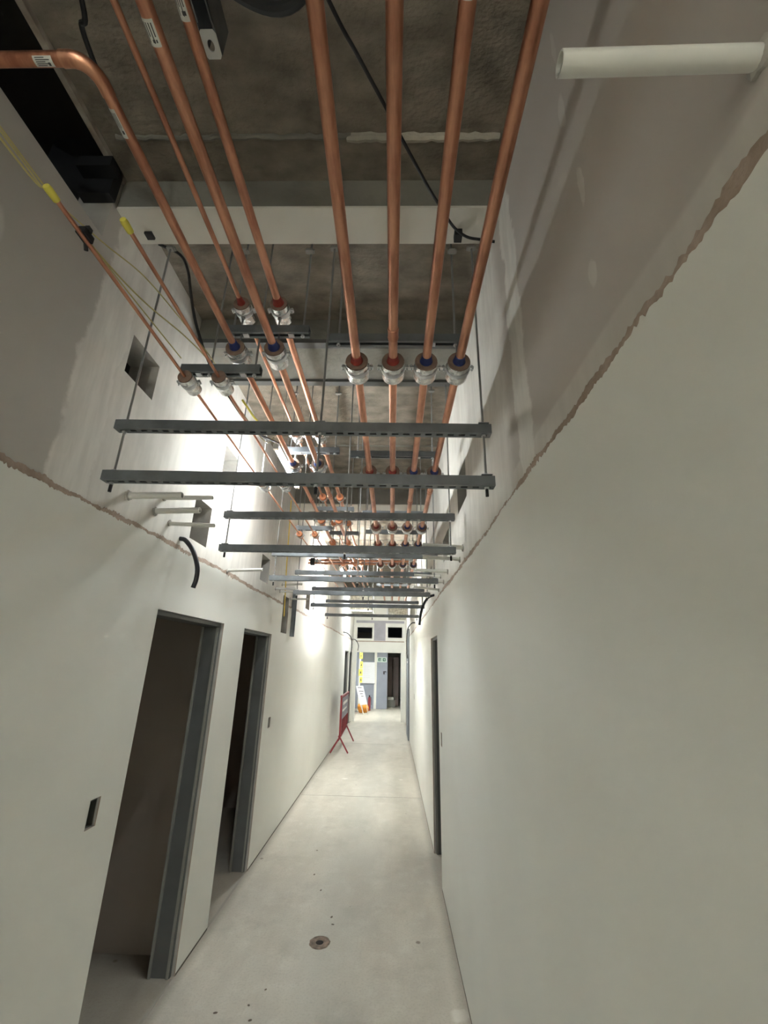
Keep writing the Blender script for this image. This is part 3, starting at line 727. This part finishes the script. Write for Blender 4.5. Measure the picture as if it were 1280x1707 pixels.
# ------------------------------------------------------------------ loose cables
def cable(label, pts, rad, matl, nm='cable', n=8):
    t = tag(link(nm, None, None, pts[0]), label, 'cable')
    o = Vector(pts[0]); b = MB(); b.tube(smooth_path([Vector(v)-o for v in pts], n), rad, 8); b.build('cable_run', matl, t, True); return t
t = cable('black cable slanting across the ceiling behind the right-hand pipes', [(-.46, .3, 3.78), (-.222, .70, 3.70), (-.14, .83, 3.70), (-.04, .985, 3.70), (.022, 1.085, 3.70), (.12, 1.23, 3.69), (.185, 1.315, 3.68), (.255, 1.40, 3.67), (.32, 1.44, 3.66), (.385, 1.45, 3.655), (XR+.02, 1.46, 3.65)], .0065, M_BLACK)
b = MB(); b.box((.265, 1.43, 3.66), (.30, 1.47, 3.699)); ob = b.build('cable_clip', M_BLACK, t); ob.location = -Vector((-.46, .3, 3.78))
t = cable('black cable looping behind the elbowed pipe into the slab', [(-.88, .3, 3.74), (-.93, .66, 3.6), (-.97, .72, 3.6), (-.995, .88, 3.6), (-1.05, .99, 3.70), (-1.10, 1.07, 3.80), (-1.15, 1.12, 3.885)], .008, M_BLACK)
cable('black cable dropping from the lined beam towards the thin wall pipes', [(-1.17, 1.51, 3.705), (-1.10, 1.58, 3.72), (-1.055, 1.60, 3.64), (-1.012, 1.60, 3.484), (-.955, 1.60, 3.299), (-.885, 1.64, 3.12), (-.83, 1.75, 3.03), (-.80, 2.1, 3.02), (-.80, 2.6, 3.2)], .007, M_BLACK)
b = MB(); b.box((-1.20, 1.44, 3.686), (-1.165, 1.475, 3.6995)); tag(b.build('dark_fixing', M_BLACK), 'small black fixing left on the underside of the lined beam', 'fixing')
cable('yellow-green cable lying along the thin pipe nearest the wall', [(-.985, -.3, 3.0), (-.985, .66, 3.0), (-.955, .8, 2.99), (-.93, 1.0, 2.985), (-.92, 1.2, 3.02), (-.90, 1.45, 3.09), (-.84, 1.60, 3.06), (-.80, 1.9, 3.01), (-.79, 2.3, 3.05), (-.84, 2.6, 3.25)], .0028, M_YG)
cable('second yellow-green cable sagging beside the thin wall pipes', [(-.995, -.3, 3.03), (-.995, .66, 3.03), (-.965, .8, 3.0), (-.93, .97, 3.03), (-.91, 1.15, 3.09), (-.89, 1.38, 3.115), (-.83, 1.58, 3.07), (-.80, 1.75, 3.02)], .0024, M_YG)
cable('third yellow-green cable strung along the left wall', [(-1.0, -.3, 3.05), (-1.0, .66, 3.045), (-.97, .9, 3.02), (-.935, 1.2, 3.0), (-.93, 1.5, 3.02)], .0024, M_YG)
b = MB(); b.box((-.013, -.02, -.01), (.013, .02, .012)); b.tube([(-.005, .01, 0), (-.016, .035, -.018)], .006, 6); b.box((.004, -.012, .01), (.016, .004, .025))
t = thing('pipe_clip', 'small black clip holding the yellow cables to the wall-side pipe', 'clip', (-.925, .90, ZG+.010)); b.build('clip_body', M_BLACK, t)
cable('yellow cord running down to the glowing tube light', [(-.93, 2.2, 3.28), (-.90, 2.4, 3.26), (-.855, 2.58, 3.262)], .007, M_YEL)
cable('thin yellow cord hanging down the left wall', [(-1.20, 4.62, 3.55), (-1.20, 4.66, 3.2), (-1.205, 4.72, 2.8), (-1.21, 4.8, 2.5), (-1.22, 4.88, 2.25)], .006, M_YELC)
# coil of black hose right above
t = thing('black_coil', 'black coil of cable tucked under the slab at the top edge', 'cable', (-.39, .56, 3.66))
b = MB(); n = 40
for k in range(2):
    b.tube([(.17*math.cos(2*PI*i/n), .145*math.sin(2*PI*i/n), .012*math.sin(i*.6)+k*.03) for i in range(n+1)], .017, 8, False)
b.build('coil', M_BLACK, t, True)
# bracket stub with a pale end plate
t = thing('strut_bracket', 'steel bracket under the slab with a pale end plate and dark hole', 'bracket', (-.615, .79, 3.70))
b = MB()
for s in (-1, 1): b.box((s*.027, -.9, -.02), (s*.024, .03, .12))
b.box((-.027, -.9, .12), (.027, .03, .123)); b.box((-.020, -.9, -.02), (-.027, -.05, -.017)); b.box((.020, -.9, -.02), (.027, -.05, -.017)); b.build('channel', M_GALV, t)
b = RawMB(); hw = .027; cir = 20; ring = [(math.cos(2*PI*k/cir)*.011, .003+math.sin(2*PI*k/cir)*.015) for k in range(cir)]
sq = []
for k in range(cir):
    a = 2*PI*k/cir; c, s = math.cos(a), math.sin(a); f = 1/max(abs(c), abs(s)); sq.append((c*f*hw, s*f*.036))
for k in range(cir):
    k2 = (k+1) % cir
    b.quad((*sq[k], -.022), (*sq[k2], -.022), (*ring[k2], -.022), (*ring[k], -.022)); b.quad((*ring[k], -.022), (*ring[k2], -.022), (*ring[k2], -.016), (*ring[k], -.016))
b.build('end_plate', [mat('pale_zinc_plate', (.55, .55, .53), .5, metal=.2)], t)
rod(t, .06, -.1, .0, .17, .006)

# upright stud left leaning on the left wall, and things far down the corridor
b = MB(); b.box((-.02, -.045, 0), (.02, -.042, .55)); b.box((-.02, .042, 0), (.02, .045, .55)); b.box((-.02, -.045, 0), (-.017, .045, .55))
t = thing('metal_stud', 'short upright metal stud fixed high on the left wall', 'stud', (XL+.022, 5.48, 2.06)); b.build('stud_channel', M_GALV, t)
for x, y, z, lb in ((XL-.05, 2.115, 1.16, 'dark back box beside the first doorway on the left'), (XL-.05, 4.87, 1.17, 'dark back box beyond the second doorway on the left'), (XR+.05, 4.20, 1.155, 'dark back box just before the right-hand doorway'), (XR+.05, 9.04, 1.15, 'small back box low on the far right wall')):
    t = thing('back_box', lb, 'back box', (x, y, z-.055), 'empty switch back boxes')
    s = 1 if x < 0 else -1; b = MB()
    b.box((s*.012, -.034, .004), (s*.016, .034, .1)); b.build('box_back', M_BACKBOX, t)
    b = MB(); b.box((-s*.008, -.034, .004), (s*.04, -.032, .1)); b.box((-s*.008, .032, .004), (s*.04, .034, .1)); b.box((-s*.008, -.032, .004), (s*.04, .032, .006)); b.box((-s*.008, -.032, .098), (s*.04, .032, .1)); b.build('box_sides', M_BACKBOX, t)
# floor drain
t = thing('floor_drain', 'round floor drain hole with a rough brown rim', 'drain', (-.46, 3.65, 0))
b = MB(); sg = 28; rim = []
prof = [(.070, .0005), (.063, .004), (.055, .003), (.038, .0045), (.029, .003), (.025, .0006)]
for rr, h in prof:
    rim.append([(rr*(1+.05*math.sin(k*2.1)*(rr > .04))*math.cos(2*PI*k/sg), rr*1.08*math.sin(2*PI*k/sg), h) for k in range(sg)])
for a, c in zip(rim, rim[1:]):
    for k in range(sg): b.quad(a[k], a[(k+1) % sg], c[(k+1) % sg], c[k])
b.build('rim', mat('rusty_rim', (.30, .22, .17), .9, col2=(.13, .10, .08), scale=30), t)
b = MB(); b.lathe([(.0001, .0008), (.0255, .0008), (.0255, .0004), (.0001, .0004)], 'Z', 20); b.build('hole', mat('drain_dark', (.006, .004, .003), .9), t)
# crumbs of plaster on the floor
CR = []
for k in range(3):
    me = bmesh.new(); bmesh.ops.create_icosphere(me, subdivisions=1, radius=.01)
    for v in me.verts: v.co *= random.uniform(.5, 1.3); v.co.z *= .5
    q = bpy.data.meshes.new('plaster_crumb'); me.to_mesh(q); me.free(); q.materials.append(mat('crumb_brown', (.13, .10, .08), .9)); CR.append(q)
WH = ['dark crumb on the floor nearest the first doorway, leftmost of its cluster', 'dark crumb in the middle of the cluster by the first doorway', 'farthest crumb of the cluster by the first doorway', 'crumb of the doorway cluster nearest the camera', 'dark crumb just beyond the floor drain', 'smaller crumb second beyond the floor drain', 'crumb level with the second doorway far jamb', 'farthest dark crumb, beyond the second doorway', 'crumb midway between the drain and the second doorway']
for k, (x, y) in enumerate(((-.92, 3.02), (-.76, 3.08), (-.70, 3.20), (-.72, 2.98), (-.40, 3.86), (-.42, 3.95), (-.66, 4.6), (-.72, 5.1), (-.56, 4.33))):
    o = tag(link('plaster_crumb', CR[k % 3], None, (x, y, .002)), WH[k], 'debris', 'crumbs on the floor'); o.scale = (random.uniform(.7, 1.4), random.uniform(.7, 1.6), .35)

# ------------------------------------------------------------------ red pedestrian barrier
t = thing('crowd_barrier', 'red folding barrier standing along the left wall with a grey sign', 'barrier', (-1.05, 9.75, 0))
b = MB(); L_ = 1.4; top = 1.06; q = [(0, 0, .27), (0, 0, top-.06), (0, .06, top), (0, L_-.06, top), (0, L_, top-.06), (0, L_, .42), (-.02, L_-.05, .36), (-.02, .05, .30)]
b.tube(smooth_path(q, 4), .021, 10); b.build('frame', M_REDP, t, True)
for k in range(8):
    c = MB(); yy = .15+k*(L_-.3)/7; c.tube([(0, yy, .31), (0, yy, top)], .008, 6); c.build('infill_bar', M_REDP, t)
c = MB(); c.box((.012, .06, .62), (.02, L_-.06, 1.03)); pnl = c.build('sign_panel', M_GREYP, t)
c = MB(); c.box((.0205, .1, .76), (.0215, L_-.4, .80)); c.box((.0205, .2, .88), (.0215, L_-.3, .94)); c.build('panel_print', M_PAPER, pnl)
for yy in (0, L_-.02):
    for s in (-1, 1):
        c = MB(); c.tube([(0, yy, .30 if yy == 0 else .34), (s*.175, yy, .02), (s*.185, yy, .012)], .016, 8); c.build('foot', M_REDP, t, True)

# ------------------------------------------------------------------ far room things
t = thing('whiteboard', 'white notice board on the blue-grey far wall', 'notice board', (-.97, YB-.02, .93)); b = MB(); b.box((-.29, -.012, 0), (.29, .018, .80)); wb = b.build('board', M_WHITE, t)
b = MB(); b.box((-.30, -.014, -.02), (.30, .018, -.001)); b.build('bottom_rail', M_GALV, t)
b = MB()
for k in range(7): b.box((-.16, -.0135, .64-k*.07), (random.uniform(.0, .14), -.0121, .648-k*.07))
b.build('faint_writing', mat('faint_ink', (.62, .63, .68), .6), wb)
t = thing('exit_sign', 'pale green exit sign with running figure and arrow on the far wall', 'sign', (-.40, YB-.01, 1.74)); b = MB(); b.box((-.20, -.006, 0), (.20, .008, .19)); b.build('sign_plate', M_SIGNW, t)
b = MB(); b.box((-.15, -.008, .035), (-.02, -.0061, .155)); g1 = b.build('figure_field', M_GREEN, t); b = MB(); b.box((.03, -.008, .035), (.15, -.0061, .155)); g2 = b.build('arrow_field', M_GREEN, t)
b = MB(); yy = -.0085
for pl in ([(-.05, .05), (-.028, .05), (-.028, .14), (-.05, .14)], [(-.10, .118), (-.088, .118), (-.088, .132), (-.10, .132)], [(-.115, .085), (-.085, .075), (-.075, .11), (-.10, .115)], [(-.10, .075), (-.115, .05), (-.135, .045), (-.125, .06), (-.112, .08)], [(-.09, .078), (-.075, .06), (-.085, .045), (-.07, .045), (-.06, .065), (-.078, .085)]):
    b.poly([(a, yy, c) for a, c in pl])
b.build('running_figure', M_SIGNW, g1)
b = MB(); b.poly([(.05, yy, .085), (.09, yy, .085), (.09, yy, .06), (.135, yy, .095), (.09, yy, .13), (.09, yy, .105), (.05, yy, .105)]); b.build('arrow', M_SIGNW, g2)
# leaning board sign on a stand
t = thing('easel_sign', 'white sign board leaning on a light stand in the far room', 'sign', (-1.02, 16.4, 0)); b = MB()
def slab4(mb, pts, th):
    f = [Vector(v) for v in pts]; n = (f[1]-f[0]).cross(f[3]-f[0]).normalized()*th; g = [v+n for v in f]
    mb.poly(f); mb.poly(list(reversed(g)))
    for i in range(4): j = (i+1) % 4; mb.quad(f[i], g[i], g[j], f[j])
slab4(b, [(-.08, 0, .30), (.18, 0, .33), (-.0, .10, .93), (-.26, .10, .92)], .012); sb = b.build('sign_face', M_WHITE, t)
b = MB()
for s0, s1, h in ((-.19, -.05, .86), (-.14, .02, .74), (-.10, .0, .66), (-.05, .03, .58)): b.box((s0, (h-.3)/6.2-.016, h), (s1, (h-.3)/6.2-.012, h+.025))
b.build('printed_lines', M_GREYP, sb)
for a, c in (((-.06, 0, .32), (.06, -.03, .01)), ((.16, 0, .34), (.20, -.02, .01)), ((-.10, .1, .8), (.0, .4, .01))):
    b = MB(); b.tube([a, c], .012, 6); b.build('stand_leg', M_PAPER, t)
# orange bag heap
bmx = bmesh.new(); bmesh.ops.create_icosphere(bmx, subdivisions=3, radius=.22)
for v in bmx.verts:
    v.co.x *= .95; v.co.y *= .6; v.co.z = max(-.16, v.co.z*.85+.03*math.sin(v.co.x*22)+.02*math.sin(v.co.y*31))
me = bpy.data.meshes.new('orange_bag'); bmx.to_mesh(me); bmx.free(); me.materials.append(M_ORANGE)
for q in me.polygons: q.use_smooth = True
t = thing('orange_bag', 'orange bag heaped behind the leaning sign', 'bag', (-1.02, 16.95, 0)); o = link('bag_body', me, t, (0, 0, .16))
b = MB(); b.tube(smooth_path([(-.08, 0, .33), (-.05, 0, .43), (.05, 0, .43), (.08, 0, .33)], 4), .012, 6); b.build('bag_handle', M_ORANGE, t)
# yellow safety signs in a column on the left
t = thing('sign_post', 'tall white post carrying the yellow safety signs', 'post', (-1.22, 17.3, 0)); b = MB(); b.box((-.03, -.02, .006), (.03, .02, 2.1)); b.build('post', M_PAPER, t)
b = MB(); b.box((-.14, -.1, 0), (.14, .1, .0055)); b.build('foot_plate', M_GALV, t)
for k, (z0, z1, w_, nm) in enumerate(((1.85, 2.08, .12, 'topmost'), (1.50, 1.76, .11, 'second'), (1.24, 1.48, .15, 'third'), (1.0, 1.2, .10, 'lowest'))):
    t = thing('safety_sign', nm+' yellow safety sign in the column by the far passage', 'sign', (-1.18+.02*(k % 2), 17.265, z0), 'yellow safety signs')
    b = MB(); b.box((-w_/2, -.005, 0), (w_/2, .005, z1-z0)); f = b.build('sign_plate', M_YEL, t)
    b = MB(); b.poly([(-w_*.25, -.006, (z1-z0)*.35), (w_*.25, -.006, (z1-z0)*.35), (0, -.006, (z1-z0)*.8)]); b.build('warning_mark', M_INK, f)
# red extinguisher behind the easel
t = thing('fire_extinguisher', 'red fire extinguisher on the floor beside the orange bag', 'extinguisher', (-.84, 17.7, 0)); b = MB(); b.lathe([(.001, 0), (.052, 0), (.055, .03), (.055, .40), (.045, .45), (.022, .49), (.001, .49)], 'Z', 16, closed=False); b.build('cylinder', M_REDP, t, True)
b = MB(); b.box((-.02, -.09, .49), (.02, .03, .54)); b.tube([(0, 0, .5), (.07, 0, .46), (.09, 0, .2)], .01, 6); b.build('valve_head', M_BLACK, t)
# sheets in the dark room behind
for k, (x, lb) in enumerate(((-.10, 'brown sheet standing in the dark room, left of the two'), (.18, 'brown sheet standing in the dark room, right of the two'))):
    b = MB(); b.box((-.12, -.02, 0), (.12, .02, 1.95)); t = thing('board_sheet', lb, 'board', (x, 19.6+k*.2, 0), 'brown sheets in the dark room'); b.build('sheet', M_BROWN, t)
    b = MB(); b.box((-.05, -.03, 0), (-.03, -.0201, 1.95)); b.build('edge_strip', M_FRAME2, t)
b = MB(); b.box((-.2, -.15, 0), (.16, .15, .28)); t = thing('material_stack', 'low pale stack of material on the dark room floor', 'stack', (.0, 19.2, 0)); b.build('lower_block', M_FRAME2, t); b = MB(); b.box((-.15, -.12, .2801), (.1, .12, .38)); b.build('upper_block', M_PAPER, t)
# foil ducts hung near the far end
for x0, x1, y0, z0, z1, lb in ((-.95, -.45, 9.6, 2.85, 3.2, 'foil-faced duct end hung left of the far ceiling'), (-.1, .34, 10.2, 2.8, 3.05, 'foil-faced duct end hung right of the far ceiling')):
    t = thing('foil_duct', lb, 'duct', ((x0+x1)/2, y0, z0), 'foil ducts near the far end'); b = MB(); hw = (x1-x0)/2; b.box((-hw, 0, 0), (hw, 1.1, z1-z0)); b.build('duct_body', M_DUCT, t)
    b = MB()
    for s in (-1, 1): b.box((s*hw, -.01, -.03), (s*(hw+.03), .03, z1-z0+.03))
    b.box((-hw, -.01, -.03), (hw, .03, 0)); b.box((-hw, -.01, z1-z0), (hw, .03, z1-z0+.03)); b.build('flange', M_GALVL, t)
    for yy in (.3, .8):
        rod(t, -hw+.05, yy, z1-z0, SLAB-z0, .004, 'hanger_rod'); rod(t, hw-.05, yy, z1-z0, SLAB-z0, .004, 'hanger_rod')
